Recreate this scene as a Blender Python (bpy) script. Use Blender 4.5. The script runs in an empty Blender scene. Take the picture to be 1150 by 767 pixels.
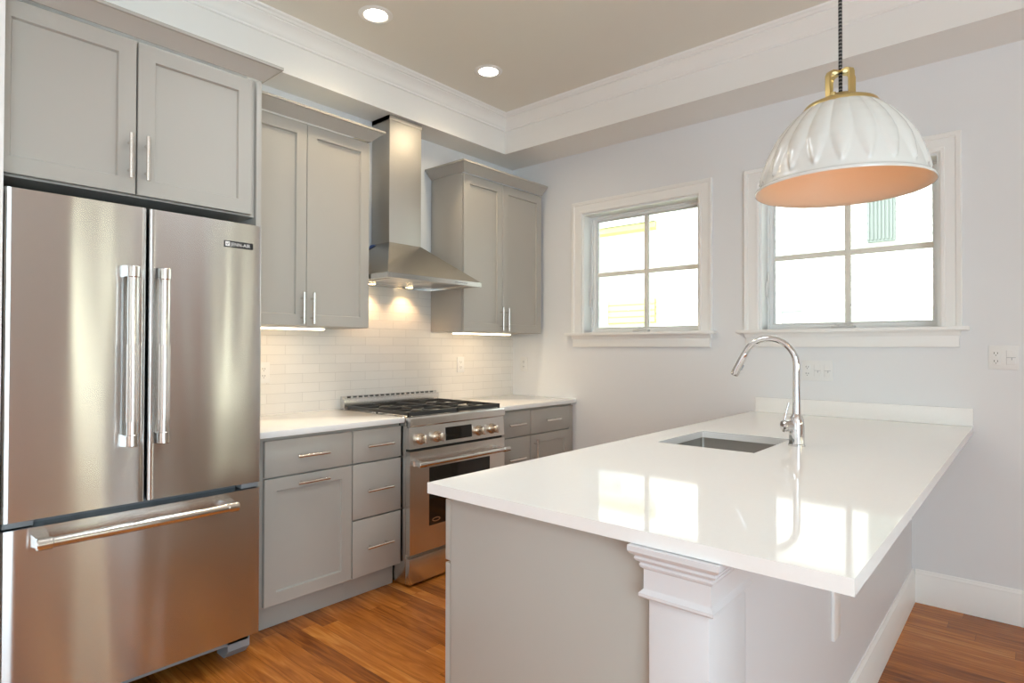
import bpy, bmesh, math, random
from mathutils import Vector, Matrix
random.seed(7)
scene = bpy.context.scene
col = scene.collection
PI = math.pi

# ------------------------------------------------------------------ camera
cd = bpy.data.cameras.new('camera')
cam = bpy.data.objects.new('camera', cd)
col.objects.link(cam)
cd.sensor_width = 36.0
cd.sensor_fit = 'HORIZONTAL'
cd.lens = 672.05 / 1150 * 36
cd.clip_start = 0.05
yaw, pitch, roll = .7166, .0114, .0027
_fw = Vector((-math.sin(yaw), math.cos(yaw), 0)); _rt = Vector((math.cos(yaw), math.sin(yaw), 0)); _up = Vector((0, 0, 1))
_f = _fw * math.cos(pitch) + _up * math.sin(pitch)
_u = _up * math.cos(pitch) - _fw * math.sin(pitch)
_r3 = _rt * math.cos(roll) + _u * math.sin(roll)
_u3 = _u * math.cos(roll) - _rt * math.sin(roll)
m = Matrix.Identity(4)
for i in range(3):
    m[i][0] = _r3[i]; m[i][1] = _u3[i]; m[i][2] = -_f[i]
m.translation = Vector((3.206, -3.684, 1.290))
cam.matrix_world = m
scene.camera = cam

# ------------------------------------------------------------------ world, daylight, added fill, exposure
scene.view_settings.view_transform = 'Standard'
scene.view_settings.look = 'None'
scene.view_settings.gamma = 1.0
scene.view_settings.use_curve_mapping = False
scene.view_settings.exposure = 0.58
scene.cycles.use_denoising = True
scene.cycles.max_bounces = 10
scene.cycles.diffuse_bounces = 6
scene.cycles.glossy_bounces = 5
scene.cycles.transparent_max_bounces = 16
scene.cycles.sample_clamp_indirect = 6.0
scene.cycles.caustics_reflective = False
scene.cycles.caustics_refractive = False
w = bpy.data.worlds.new('sky'); scene.world = w
w.use_nodes = True
bg = w.node_tree.nodes['Background']
bg.inputs[0].default_value = (0.92, 0.97, 1.0, 1)
bg.inputs[1].default_value = 3.2
sd = bpy.data.lights.new('sun', 'SUN'); sd.energy = 4.0; sd.angle = 0.02; sd.color = (1, .96, .88)
sun = bpy.data.objects.new('sun', sd); col.objects.link(sun)
sun.rotation_euler = Vector((.15, .45, -.85)).to_track_quat('-Z', 'Y').to_euler()

def area(name, loc, direction, sx, sy, power, color=(1, 1, 1), portal=False):
    a = bpy.data.lights.new(name, 'AREA'); a.shape = 'RECTANGLE'; a.size = sx; a.size_y = sy
    a.energy = power; a.color = color
    if portal: a.cycles.is_portal = True
    o = bpy.data.objects.new(name, a); col.objects.link(o)
    o.location = loc; o.rotation_euler = Vector(direction).to_track_quat('-Z', 'Z').to_euler()
    return o
# sky portals at the peninsula windows, then panels at unseen windows and overhead
area('daylight_portal', (1.14, .22, 1.84), (0, -1, 0), .9, .9, 1, portal=True)
area('daylight_portal', (2.41, .22, 1.84), (0, -1, 0), .9, .9, 1, portal=True)
area('window_daylight', (5.62, -.31, 1.35), (-1, 0, 0), .24, 2.4, 18.0, (1, 1, .74))
area('window_daylight', (5.62, -1.96, 1.35), (-1, 0, 0), .30, 2.4, 21.0, (1, 1, .72))
area('window_daylight', (5.62, -4.75, 1.35), (-1, 0, 0), 2.5, 2.6, 77, (.62, .845, 1))  # added fill on the cabinet fronts, in a made-up wide window
area('patio_daylight', (3.0, -9.97, 1.35), (0, 1, 0), 4.2, 2.5, 10, (.70, .88, 1))  # added fill from behind the camera, in a made-up rear window
area('ceiling_lights', (3.4, -6.6, 2.98), (0, 0, -1), 3.8, 4.5, 12, (.77, .91, 1))  # added soft panel standing in for bounced flash, no fixture there
def down_spot(x, y, z, power, color, size=.055):
    sp = bpy.data.lights.new('downlight', 'SPOT'); sp.energy = power; sp.color = color; sp.spot_size = 2.5; sp.spot_blend = .9; sp.shadow_soft_size = size
    so = bpy.data.objects.new('downlight', sp); col.objects.link(so); so.location = (x, y, z)
for x_, y_ in ((.65, -2.67), (1.45, -2.35), (1.9, -4.6)):  # added fill spots out of view, without fixtures
    down_spot(x_, y_, 2.98, 60 if x_ == 1.45 else 26, (.88, .95, .97), .4)

# ------------------------------------------------------------------ materials
def mat(name):
    m = bpy.data.materials.new(name); m.use_nodes = True
    return m, m.node_tree, m.node_tree.nodes, m.node_tree.links, m.node_tree.nodes['Principled BSDF']
def simple(name, c, rough=.5, metal=0, spec=.5, coat=0, bump=0, scale=60, emit=None, estr=0, vary=0):
    m, nt, n, l, b = mat(name)
    b.inputs['Base Color'].default_value = (*c, 1)
    b.inputs['Roughness'].default_value = rough
    b.inputs['Metallic'].default_value = metal
    b.inputs['Specular IOR Level'].default_value = spec
    b.inputs['Coat Weight'].default_value = coat
    if emit:
        b.inputs['Emission Color'].default_value = (*emit, 1); b.inputs['Emission Strength'].default_value = estr
    if bump or vary:
        tc = n.new('ShaderNodeTexCoord'); ns = n.new('ShaderNodeTexNoise'); ns.inputs['Scale'].default_value = scale
        l.new(tc.outputs['Object'], ns.inputs['Vector'])
        if bump:
            bp = n.new('ShaderNodeBump'); bp.inputs['Strength'].default_value = bump; bp.inputs['Distance'].default_value = .002
            l.new(ns.outputs['Fac'], bp.inputs['Height']); l.new(bp.outputs['Normal'], b.inputs['Normal'])
        if vary:
            mx = n.new('ShaderNodeMix'); mx.data_type = 'RGBA'
            mx.inputs['A'].default_value = (*[v * (1 - vary) for v in c], 1); mx.inputs['B'].default_value = (*[min(1, v * (1 + vary)) for v in c], 1)
            l.new(ns.outputs['Fac'], mx.inputs['Factor']); l.new(mx.outputs['Result'], b.inputs['Base Color'])
    return m
def steel(name, c=(.60, .59, .57), rough=.28, tang=None, aniso=.8, wave=0, grain='y', fine=.03):
    m, nt, n, l, b = mat(name)
    b.inputs['Base Color'].default_value = (*c, 1)
    b.inputs['Metallic'].default_value = 1
    b.inputs['Roughness'].default_value = rough
    b.inputs['Anisotropic'].default_value = aniso
    if tang:
        v = n.new('ShaderNodeCombineXYZ')
        for i in range(3): v.inputs[i].default_value = tang[i]
        l.new(v.outputs[0], b.inputs['Tangent'])
    tc = n.new('ShaderNodeTexCoord'); mp = n.new('ShaderNodeMapping')
    mp.inputs['Scale'].default_value = {'y': (900, 6, 900), 'x': (6, 900, 900), 'z': (900, 900, 6)}[grain]
    l.new(tc.outputs['Object'], mp.inputs['Vector'])
    ns = n.new('ShaderNodeTexNoise'); ns.inputs['Scale'].default_value = 1; ns.inputs['Detail'].default_value = 2
    l.new(mp.outputs[0], ns.inputs['Vector'])
    mr = n.new('ShaderNodeMapRange'); mr.inputs['To Min'].default_value = rough * (1 - fine); mr.inputs['To Max'].default_value = rough * (1 + fine)
    l.new(ns.outputs['Fac'], mr.inputs['Value']); l.new(mr.outputs[0], b.inputs['Roughness'])
    if wave:
        mp2 = n.new('ShaderNodeMapping'); mp2.inputs['Scale'].default_value = (1, 5.0, .55)
        l.new(tc.outputs['Object'], mp2.inputs['Vector'])
        n2 = n.new('ShaderNodeTexNoise'); n2.inputs['Scale'].default_value = 1.1; n2.inputs['Detail'].default_value = 1
        l.new(mp2.outputs[0], n2.inputs['Vector'])
        bp = n.new('ShaderNodeBump'); bp.inputs['Strength'].default_value = 1; bp.inputs['Distance'].default_value = wave
        l.new(n2.outputs['Fac'], bp.inputs['Height']); l.new(bp.outputs['Normal'], b.inputs['Normal'])
    return m

M = {}
M['wall'] = simple('wall_paint', (.79, .80, .815), .75, bump=.05, scale=250)
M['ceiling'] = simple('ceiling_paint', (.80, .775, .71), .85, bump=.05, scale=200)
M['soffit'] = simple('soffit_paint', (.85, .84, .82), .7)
M['trim'] = simple('white_trim', (.88, .875, .86), .35)
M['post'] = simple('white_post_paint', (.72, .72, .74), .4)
M['cab'] = simple('grey_cabinet_lacquer', (.450, .427, .388), .36, vary=.02, scale=3)
M['cabdark'] = simple('cabinet_gap_grey', (.22, .20, .18), .6)
M['quartz'] = simple('white_quartz', (.90, .895, .88), .06, spec=.16, vary=.015, scale=90)
M['sfridge'] = steel('brushed_steel_door', (.66, .66, .655), .23, (0, 0, 1), 1.0, wave=.005, grain='y', fine=0)
M['steelx'] = steel('brushed_steel_range', (.80, .79, .77), .26, (0, 0, 1), .7, wave=.003, grain='y')
M['steelz'] = steel('brushed_steel_hood', (.55, .53, .495), .52, (0, 1, 0), .4, grain='z')
M['steelc'] = steel('brushed_steel_canopy', (.54, .52, .48), .27, (0, 1, 0), .6, grain='y')
M['steel'] = steel('satin_steel', (.66, .65, .63), .25, None, 0, grain='y')
M['sink'] = steel('sink_steel', (.42, .40, .37), .38, None, 0, grain='x')
M['handle'] = steel('handle_steel', (.72, .70, .67), .2, None, 0, grain='z')
M['nickel'] = simple('brushed_nickel', (.80, .77, .73), .26, 1)
M['chrome'] = simple('polished_chrome', (.70, .70, .71), .07, 1)
M['brass'] = simple('satin_brass', (.66, .53, .25), .3, 1)
M['bronze'] = simple('warm_steel_knob', (.62, .50, .38), .25, 1)
M['iron'] = simple('cast_iron', (.035, .034, .033), .36, bump=.3, scale=400)
M['black'] = simple('black_plastic', (.015, .015, .016), .35)
M['blackglass'] = simple('black_glass', (.012, .011, .010), .05, spec=.7)
M['dark'] = simple('dark_recess', (.03, .028, .022), .7)
M['greyplastic'] = simple('grey_plastic', (.30, .32, .34), .45)
M['white'] = simple('white_plastic', (.82, .82, .81), .3)
M['vinyl'] = simple('white_vinyl', (.90, .92, .92), .35)
M['muntin'] = simple('muntin_beige', (.84, .82, .74), .4)
M['shade'] = simple('white_enamel_shade', (.70, .70, .67), .22, spec=.6, coat=.4)
M['copper'] = simple('copper_toned_lining', (.66, .475, .345), .5)
M['bluefilm'] = simple('blue_protective_film', (.03, .10, .42), .4)
M['led'] = simple('led_diffuser', (1, 1, 1), .5, emit=(1, .80, .52), estr=5)
M['lens'] = simple('downlight_lens', (1, 1, 1), .5, emit=(1, .90, .72), estr=18)
M['hoodlens'] = simple('hood_lamp_lens', (1, 1, 1), .5, emit=(1, .70, .36), estr=16)
M['bulb'] = simple('bulb_glass', (1, .9, .7), .3, emit=(1, .72, .45), estr=2.0)
M['siding'] = simple('white_siding', (.86, .86, .85), .7)
M['wooddoor'] = simple('stained_wood', (.46, .17, .05), .4, vary=.2, scale=6)
M['dimsiding'] = simple('grey_brown_siding', (.30, .29, .26), .8)  # only on the unseen walls added to dim the sky
M['yellow'] = simple('yellow_siding', (.62, .57, .26), .7)
M['grass'] = simple('lawn', (.22, .28, .12), .95, vary=.3, scale=8)
M['shutter'] = simple('pale_green_shutter', (.22, .26, .245), .6)
M['extglass'] = simple('far_window_glass', (.40, .42, .43), .4, spec=.6)
M['roof'] = simple('roof_shingle', (.3, .29, .28), .9)

def glass_mat():
    m, nt, n, l, b = mat('window_glass')
    n.remove(b)
    t = n.new('ShaderNodeBsdfTransparent'); t.inputs[0].default_value = (.97, .985, .98, 1)
    g = n.new('ShaderNodeBsdfGlossy'); g.inputs['Roughness'].default_value = .02
    mx = n.new('ShaderNodeMixShader'); fr = n.new('ShaderNodeFresnel'); fr.inputs[0].default_value = 1.45
    l.new(fr.outputs[0], mx.inputs[0]); l.new(t.outputs[0], mx.inputs[1]); l.new(g.outputs[0], mx.inputs[2])
    l.new(mx.outputs[0], n['Material Output'].inputs[0])
    return m
M['glass'] = glass_mat()

def tile_mat():
    m, nt, n, l, b = mat('white_subway_tile')
    tc = n.new('ShaderNodeTexCoord'); sp = n.new('ShaderNodeSeparateXYZ'); cb = n.new('ShaderNodeCombineXYZ')
    l.new(tc.outputs['Object'], sp.inputs[0])
    ay = n.new('ShaderNodeMath'); ay.operation = 'ADD'; ay.inputs[1].default_value = 10 * .216 + 1.97 - .216 * 9
    az = n.new('ShaderNodeMath'); az.operation = 'ADD'; az.inputs[1].default_value = -.977 + .0547 * 4
    l.new(sp.outputs[1], ay.inputs[0]); l.new(sp.outputs[2], az.inputs[0])
    l.new(ay.outputs[0], cb.inputs[0]); l.new(az.outputs[0], cb.inputs[1])
    br = n.new('ShaderNodeTexBrick'); l.new(cb.outputs[0], br.inputs['Vector'])
    br.inputs['Scale'].default_value = 1; br.inputs['Brick Width'].default_value = .216; br.inputs['Row Height'].default_value = .0547
    br.inputs['Mortar Size'].default_value = .0011; br.inputs['Mortar Smooth'].default_value = .3
    br.offset = .5
    br.inputs['Color1'].default_value = (.80, .775, .73, 1); br.inputs['Color2'].default_value = (.84, .815, .77, 1)
    br.inputs['Mortar'].default_value = (.64, .62, .58, 1)
    l.new(br.outputs['Color'], b.inputs['Base Color'])
    b.inputs['Roughness'].default_value = .16
    bp = n.new('ShaderNodeBump'); bp.invert = True; bp.inputs['Strength'].default_value = .6; bp.inputs['Distance'].default_value = .002
    l.new(br.outputs['Fac'], bp.inputs['Height']); l.new(bp.outputs[0], b.inputs['Normal'])
    return m
M['tile'] = tile_mat()

def floor_mat():
    m, nt, n, l, b = mat('oak_strip_floor')
    def math_(op, a, v=None, c=None):
        x = n.new('ShaderNodeMath'); x.operation = op
        for i, q in enumerate((a, v, c)):
            if q is None: continue
            if isinstance(q, (int, float)): x.inputs[i].default_value = q
            else: l.new(q, x.inputs[i])
        return x.outputs[0]
    tc = n.new('ShaderNodeTexCoord'); sp = n.new('ShaderNodeSeparateXYZ'); l.new(tc.outputs['Object'], sp.inputs[0])
    W, L = .083, 1.05
    ry = math_('DIVIDE', sp.outputs[1], W); row = math_('FLOOR', ry)
    wn = n.new('ShaderNodeTexWhiteNoise'); wn.noise_dimensions = '1D'; l.new(row, wn.inputs['W'])
    xx = math_('ADD', math_('DIVIDE', sp.outputs[0], L), math_('MULTIPLY', wn.outputs['Value'], 7.3))
    cl = math_('FLOOR', xx)
    idv = n.new('ShaderNodeCombineXYZ'); l.new(row, idv.inputs[0]); l.new(cl, idv.inputs[1])
    w2 = n.new('ShaderNodeTexWhiteNoise'); w2.noise_dimensions = '2D'; l.new(idv.outputs[0], w2.inputs['Vector'])
    # grain
    off = n.new('ShaderNodeVectorMath'); off.operation = 'SCALE'; l.new(w2.outputs['Color'], off.inputs[0]); off.inputs['Scale'].default_value = 30
    ad = n.new('ShaderNodeVectorMath'); ad.operation = 'ADD'; l.new(tc.outputs['Object'], ad.inputs[0]); l.new(off.outputs[0], ad.inputs[1])
    mp = n.new('ShaderNodeMapping'); mp.inputs['Scale'].default_value = (1.3, 15, 1); l.new(ad.outputs[0], mp.inputs['Vector'])
    ns = n.new('ShaderNodeTexNoise'); ns.inputs['Scale'].default_value = 2.2; ns.inputs['Detail'].default_value = 5; ns.inputs['Distortion'].default_value = 1.4
    l.new(mp.outputs[0], ns.inputs['Vector'])
    mp2 = n.new('ShaderNodeMapping'); mp2.inputs['Scale'].default_value = (8, 160, 1); l.new(ad.outputs[0], mp2.inputs['Vector'])
    n2 = n.new('ShaderNodeTexNoise'); n2.inputs['Scale'].default_value = 1; n2.inputs['Detail'].default_value = 3; l.new(mp2.outputs[0], n2.inputs['Vector'])
    f = math_('ADD', math_('MULTIPLY', w2.outputs['Value'], .50), math_('ADD', math_('MULTIPLY', ns.outputs['Fac'], 1.15), math_('MULTIPLY', n2.outputs['Fac'], .25)))
    f = math_('SUBTRACT', f, .47)
    cr = n.new('ShaderNodeValToRGB'); l.new(f, cr.inputs[0])
    e = cr.color_ramp.elements
    e[0].position = 0; e[0].color = (.14, .036, .006, 1)
    e[1].position = 1; e[1].color = (.70, .30, .066, 1)
    x = e.new(.35); x.color = (.33, .100, .015, 1)
    x = e.new(.65); x.color = (.50, .165, .026, 1)
    # gaps
    fy = math_('FRACT', ry); gy = math_('MINIMUM', fy, math_('SUBTRACT', 1, fy))
    fx = math_('FRACT', xx); gx = math_('MULTIPLY', math_('MINIMUM', fx, math_('SUBTRACT', 1, fx)), L / W)
    gap = math_('LESS_THAN', math_('MINIMUM', gx, gy), .010)
    mx = n.new('ShaderNodeMix'); mx.data_type = 'RGBA'; l.new(math_('MULTIPLY', gap, .65), mx.inputs['Factor'])
    l.new(cr.outputs[0], mx.inputs['A']); mx.inputs['B'].default_value = (.05, .02, .008, 1)
    l.new(mx.outputs['Result'], b.inputs['Base Color'])
    b.inputs['Roughness'].default_value = .25
    b.inputs['Specular IOR Level'].default_value = .3
    b.inputs['Coat Weight'].default_value = 0; b.inputs['Coat Roughness'].default_value = .1
    bp = n.new('ShaderNodeBump'); bp.inputs['Strength'].default_value = .25; bp.inputs['Distance'].default_value = .001
    l.new(f, bp.inputs['Height']); l.new(bp.outputs[0], b.inputs['Normal'])
    return m
M['floor'] = floor_mat()

def cord_mat():
    m, nt, n, l, b = mat('black_white_fabric_cord')
    tc = n.new('ShaderNodeTexCoord'); wv = n.new('ShaderNodeTexWave'); wv.bands_direction = 'Z'
    wv.inputs['Scale'].default_value = 30; l.new(tc.outputs['Object'], wv.inputs['Vector'])
    cr = n.new('ShaderNodeValToRGB'); cr.color_ramp.elements[0].position = .62; cr.color_ramp.elements[1].position = .72
    cr.color_ramp.elements[0].color = (.012, .011, .011, 1); cr.color_ramp.elements[1].color = (.20, .19, .18, 1)
    l.new(wv.outputs['Fac'], cr.inputs[0]); l.new(cr.outputs[0], b.inputs['Base Color']); b.inputs['Roughness'].default_value = .8
    return m
M['cord'] = cord_mat()

# ------------------------------------------------------------------ mesh helpers
class MB:
    def __init__(s): s.bm = bmesh.new()
    def _take(s, b2):
        me = bpy.data.meshes.new('tmp'); b2.to_mesh(me); b2.free(); s.bm.from_mesh(me); bpy.data.meshes.remove(me)
    def box(s, x0, x1, y0, y1, z0, z1, bev=0, seg=2):
        b = bmesh.new(); bmesh.ops.create_cube(b, size=1)
        for v in b.verts:
            v.co = Vector((x0 + (v.co.x + .5) * (x1 - x0), y0 + (v.co.y + .5) * (y1 - y0), z0 + (v.co.z + .5) * (z1 - z0)))
        if bev: bmesh.ops.bevel(b, geom=b.edges[:], offset=bev, segments=seg, affect='EDGES', profile=.5)
        s._take(b); return s
    def cyl(s, p0, p1, r, r2=None, n=24, bev=0):
        p0 = Vector(p0); p1 = Vector(p1); d = p1 - p0; r2 = r if r2 is None else r2
        prof = [(0, 0), (r, 0), (r2, d.length), (0, d.length)]
        if bev: prof = [(0, 0), (r - bev, 0), (r, bev), (r2, d.length - bev), (r2 - bev, d.length), (0, d.length)]
        return s.lathe(prof, p0, d, n)
    def lathe(s, prof, origin=(0, 0, 0), axis=(0, 0, 1), n=32):
        q = Vector((0, 0, 1)).rotation_difference(Vector(axis).normalized()); o = Vector(origin)
        rings = []
        for r, h in prof:
            if r < 1e-7: rings.append([s.bm.verts.new(o + q @ Vector((0, 0, h)))])
            else: rings.append([s.bm.verts.new(o + q @ Vector((r * math.cos(2 * PI * k / n), r * math.sin(2 * PI * k / n), h))) for k in range(n)])
        for a, b in zip(rings, rings[1:]):
            for k in range(n):
                k2 = (k + 1) % n
                if len(a) == 1 and len(b) == 1: continue
                if len(a) == 1: s.bm.faces.new((a[0], b[k2], b[k]))
                elif len(b) == 1: s.bm.faces.new((a[k], a[k2], b[0]))
                else: s.bm.faces.new((a[k], a[k2], b[k2], b[k]))
        return s
    def tube(s, path, r, n=16, cap=True):
        P = [Vector(p) for p in path]; R = r if isinstance(r, (list, tuple)) else [r] * len(P)
        t0 = (P[1] - P[0]).normalized(); ref = Vector((0, 0, 1)) if abs(t0.z) < .9 else Vector((0, 1, 0))
        nrm = t0.cross(ref).normalized(); rings = []
        for i, p in enumerate(P):
            t = ((P[min(i + 1, len(P) - 1)] - P[max(i - 1, 0)])).normalized()
            nrm = (nrm - t * nrm.dot(t)).normalized(); bn = t.cross(nrm)
            rings.append([s.bm.verts.new(p + (nrm * math.cos(2 * PI * k / n) + bn * math.sin(2 * PI * k / n)) * R[i]) for k in range(n)])
        for a, b in zip(rings, rings[1:]):
            for k in range(n): s.bm.faces.new((a[k], a[(k + 1) % n], b[(k + 1) % n], b[k]))
        if cap: s.bm.faces.new(rings[0][::-1]); s.bm.faces.new(rings[-1])
        return s
    def poly(s, pts, extr):
        e = Vector(extr); a = [s.bm.verts.new(Vector(p)) for p in pts]; b = [s.bm.verts.new(Vector(p) + e) for p in pts]
        n = len(pts); s.bm.faces.new(a[::-1]); s.bm.faces.new(b)
        for k in range(n): s.bm.faces.new((a[k], a[(k + 1) % n], b[(k + 1) % n], b[k]))
        return s
    def hull(s, pts):
        b = bmesh.new()
        for p in pts: b.verts.new(p)
        bmesh.ops.convex_hull(b, input=b.verts[:]); s._take(b); return s
    def sweep(s, path, prof, to3=lambda u, v, h: (u, v, h), side=1, closed=False):
        """sweep profile [(offset, height)] along 2D path, mitred; offset goes to the left (side=1) or right (-1)"""
        P = [Vector(p) for p in path]; rings = []; N = len(P)
        for i, p in enumerate(P):
            d0 = (P[i] - P[i - 1]).normalized() if (i > 0 or closed) else None
            d1 = (P[(i + 1) % N] - P[i]).normalized() if (i < N - 1 or closed) else None
            d0 = d0 or d1; d1 = d1 or d0
            n0 = Vector((-d0.y, d0.x)) * side; n1 = Vector((-d1.y, d1.x)) * side
            mm = (n0 + n1); mm = mm / (mm.dot(n0))
            rings.append([s.bm.verts.new(Vector(to3(p.x + mm.x * o, p.y + mm.y * o, h))) for o, h in prof])
        K = len(prof); prs = list(zip(rings, rings[1:])) + ([(rings[-1], rings[0])] if closed else [])
        for a, b in prs:
            for k in range(K): s.bm.faces.new((a[k], a[(k + 1) % K], b[(k + 1) % K], b[k]))
        if not closed: s.bm.faces.new(rings[0][::-1]); s.bm.faces.new(rings[-1])
        return s
    def slab_hole(s, xs, ys, z0, z1, holes, bev=0):
        """slab over the grid xs*ys with the cells in holes left open"""
        b = bmesh.new(); V = {}
        for i, x in enumerate(xs):
            for j, y in enumerate(ys):
                for k, z in enumerate((z0, z1)): V[i, j, k] = b.verts.new((x, y, z))
        full = lambda i, j: 0 <= i < len(xs) - 1 and 0 <= j < len(ys) - 1 and (i, j) not in holes
        for i in range(len(xs) - 1):
            for j in range(len(ys) - 1):
                if not full(i, j): continue
                b.faces.new([V[i, j, 1], V[i + 1, j, 1], V[i + 1, j + 1, 1], V[i, j + 1, 1]])
                b.faces.new([V[i, j, 0], V[i, j + 1, 0], V[i + 1, j + 1, 0], V[i + 1, j, 0]])
                for (di, dj, a, c) in ((-1, 0, (i, j + 1), (i, j)), (1, 0, (i + 1, j), (i + 1, j + 1)), (0, -1, (i, j), (i + 1, j)), (0, 1, (i + 1, j + 1), (i, j + 1))):
                    if not full(i + di, j + dj): b.faces.new([V[*a, 0], V[*c, 0], V[*c, 1], V[*a, 1]])
        for v in [v for v in b.verts if not v.link_faces]: b.verts.remove(v)
        if bev:
            ed = [e for e in b.edges if len(e.link_faces) == 2 and e.calc_face_angle() > 1]
            bmesh.ops.bevel(b, geom=ed, offset=bev, segments=2, affect='EDGES', profile=.5)
        s._take(b); return s
    def shaker(s, y0, y1, z0, z1, xb, xf, rail=.057, deep=.011, sgn=1, bev=.0015):
        """door slab with a recessed flat panel on its xf face"""
        def ring(y0, y1, z0, z1, x): return [s.bm.verts.new((x, y, z)) for y, z in ((y0, z0), (y1, z0), (y1, z1), (y0, z1))]
        b_ = bev; q = xf - (bev if xf > xb else -bev); dd = deep if xf > xb else -deep
        rs = [ring(y0, y1, z0, z1, xb), ring(y0, y1, z0, z1, q), ring(y0 + b_, y1 - b_, z0 + b_, z1 - b_, xf),
              ring(y0 + rail, y1 - rail, z0 + rail, z1 - rail, xf), ring(y0 + rail + .004, y1 - rail - .004, z0 + rail + .004, z1 - rail - .004, xf - dd)]
        for a, c in zip(rs, rs[1:]):
            for k in range(4): s.bm.faces.new((a[k], a[(k + 1) % 4], c[(k + 1) % 4], c[k]))
        s.bm.faces.new(rs[0][::-1]); s.bm.faces.new(rs[-1]); return s

ROOTS = {}
def obj(name, mb, material, parent=None, smooth=True, kind=None, label=None, angle=35):
    bm = mb.bm if isinstance(mb, MB) else mb
    bmesh.ops.recalc_face_normals(bm, faces=bm.faces[:])
    o3 = Vector((0, 0, 0))
    if parent is not None:
        p = parent
        while p is not None: o3 = o3 + p.location; p = p.parent
    elif not kind:
        # a one-mesh thing gets its origin at its base
        lo = Vector([min(v.co[i] for v in bm.verts) for i in range(3)]); hi = Vector([max(v.co[i] for v in bm.verts) for i in range(3)])
        o3 = Vector(((lo.x + hi.x) / 2, (lo.y + hi.y) / 2, lo.z))
    bmesh.ops.translate(bm, verts=bm.verts[:], vec=-o3)
    me = bpy.data.meshes.new(name); bm.to_mesh(me); bm.free()
    me.materials.append(M[material] if isinstance(material, str) else material)
    if smooth:
        me.shade_smooth(); me.set_sharp_from_angle(angle=math.radians(angle))
    o = bpy.data.objects.new(name, me); col.objects.link(o)
    if parent is not None: o.parent = parent
    elif not kind: o.location = o3
    if kind: o['kind'] = kind
    if label: o['label'] = label
    return o
def thing(name, label, cat, loc, group=None, kind=None):
    o = bpy.data.objects.new(name, None); o.empty_display_size = .1; col.objects.link(o); o.location = loc
    if kind: o['kind'] = kind
    else: o['label'] = label; o['category'] = cat
    if group: o['group'] = group
    return o
def tag(o, label, cat, group=None):
    o['label'] = label; o['category'] = cat
    if group: o['group'] = group
    return o
def struct(name, mb, material, parent=None, **k):
    return obj(name, mb, material, parent, kind=None if parent else 'structure', **k)
def text_mesh(txt, size, mtx, extrude=.0004, squeeze=1.0):
    cu = bpy.data.curves.new('t', 'FONT'); cu.body = txt; cu.size = size; cu.extrude = extrude; cu.align_x = 'LEFT'
    to = bpy.data.objects.new('t', cu); col.objects.link(to)
    me = bpy.data.meshes.new_from_object(to.evaluated_get(bpy.context.evaluated_depsgraph_get()))
    b = bmesh.new(); b.from_mesh(me)
    for v in b.verts: v.co.x *= squeeze
    bmesh.ops.transform(b, matrix=mtx, verts=b.verts[:])
    bpy.data.objects.remove(to); bpy.data.curves.remove(cu); bpy.data.meshes.remove(me)
    r = MB(); r._take(b); return r
def pos_x(x, y, z):  # text / emblem frame on a face looking along +x
    return Matrix(((0, 0, 1, x), (1, 0, 0, y), (0, 1, 0, z), (0, 0, 0, 1)))

# ------------------------------------------------------------------ room shell
CZ = 3.015; SX = .2215; SY = -.345; SZ = 2.746
XR = 5.6; YB = -10.0
struct('floor', MB().box(-.2, XR + .15, YB - .15, .2, -.1, 0), 'floor')
struct('ceiling', MB().box(0, XR, YB, 0, CZ, CZ + .1), 'ceiling')
struct('wall_left', MB().box(-.2, 0, YB, .2, 0, CZ + .1), 'wall')
struct('wall_side', MB().box(0, .80, -3.60, -3.3625, 0, CZ).box(.7255, .80, -3.3625, -3.326, 0, CZ), 'trim')
def holed_wall(name, xs, zs, holes, to3, mt='wall'):
    b = bmesh.new(); s = MB(); s.slab_hole(xs, zs, 0, .2, holes)
    for v in s.bm.verts: v.co = Vector(to3(v.co.x, v.co.y, v.co.z))
    b.free(); return struct(name, s, mt)
W1 = (.69, 1.592); W2 = (1.969, 2.856); WZ = (1.405, 2.285)
holed_wall('wall_back', [0, W1[0], W1[1], W2[0], W2[1], XR], [0, WZ[0], WZ[1], CZ + .1], {(1, 1), (3, 1)}, lambda a, b, c: (a, c, b))
holed_wall('wall_right', [YB, -6.1, -3.4, -2.11, -1.81, -.43, -.19, .2], [0, .06, .15, 2.55, 2.7, CZ + .1], {(1, 1), (1, 2), (1, 3), (3, 2), (5, 2)}, lambda a, b, c: (XR + c, a, b))
holed_wall('wall_front', [-.2, .9, 5.1, XR + .2], [0, .1, 2.6, CZ + .1], {(1, 1)}, lambda a, b, c: (a, YB - c, b))
# soffit dropped along the cabinet wall and the window wall
s = MB(); s.poly([(0, YB, SZ), (SX, YB, SZ), (SX, SY, SZ), (XR, SY, SZ), (XR, 0, SZ), (0, 0, SZ)], (0, 0, CZ - SZ))
struct('ceiling_soffit', s, 'soffit')
cr = MB(); z0 = CZ - .103
prof = [(0, z0), (.006, z0), (.010, z0 + .004), (.010, z0 + .012), (.016, z0 + .018), (.022, z0 + .034), (.034, z0 + .052), (.050, z0 + .066),
        (.058, z0 + .072), (.058, z0 + .078), (.066, z0 + .080), (.073, z0 + .088), (.078, z0 + .090), (.085, z0 + .094), (.088, CZ), (0, CZ)]
cr.sweep([(SX, YB), (SX, SY), (XR, SY)], prof, side=-1)
struct('trim_1', cr, 'trim', angle=25)
# tile backsplash on the cabinet wall
struct('wall_tiles', MB().box(0, .008, -2.46, 0, .90, 1.76), 'tile')
# baseboards
bp = [(0, 0), (.015, 0), (.015, .135), (.012, .142), (.012, .150), (.007, .158), (.005, .166), (0, .166)]
struct('baseboard_back', MB().sweep([(2.745, 0), (XR, 0)], bp, side=-1), 'trim', angle=25)

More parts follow.
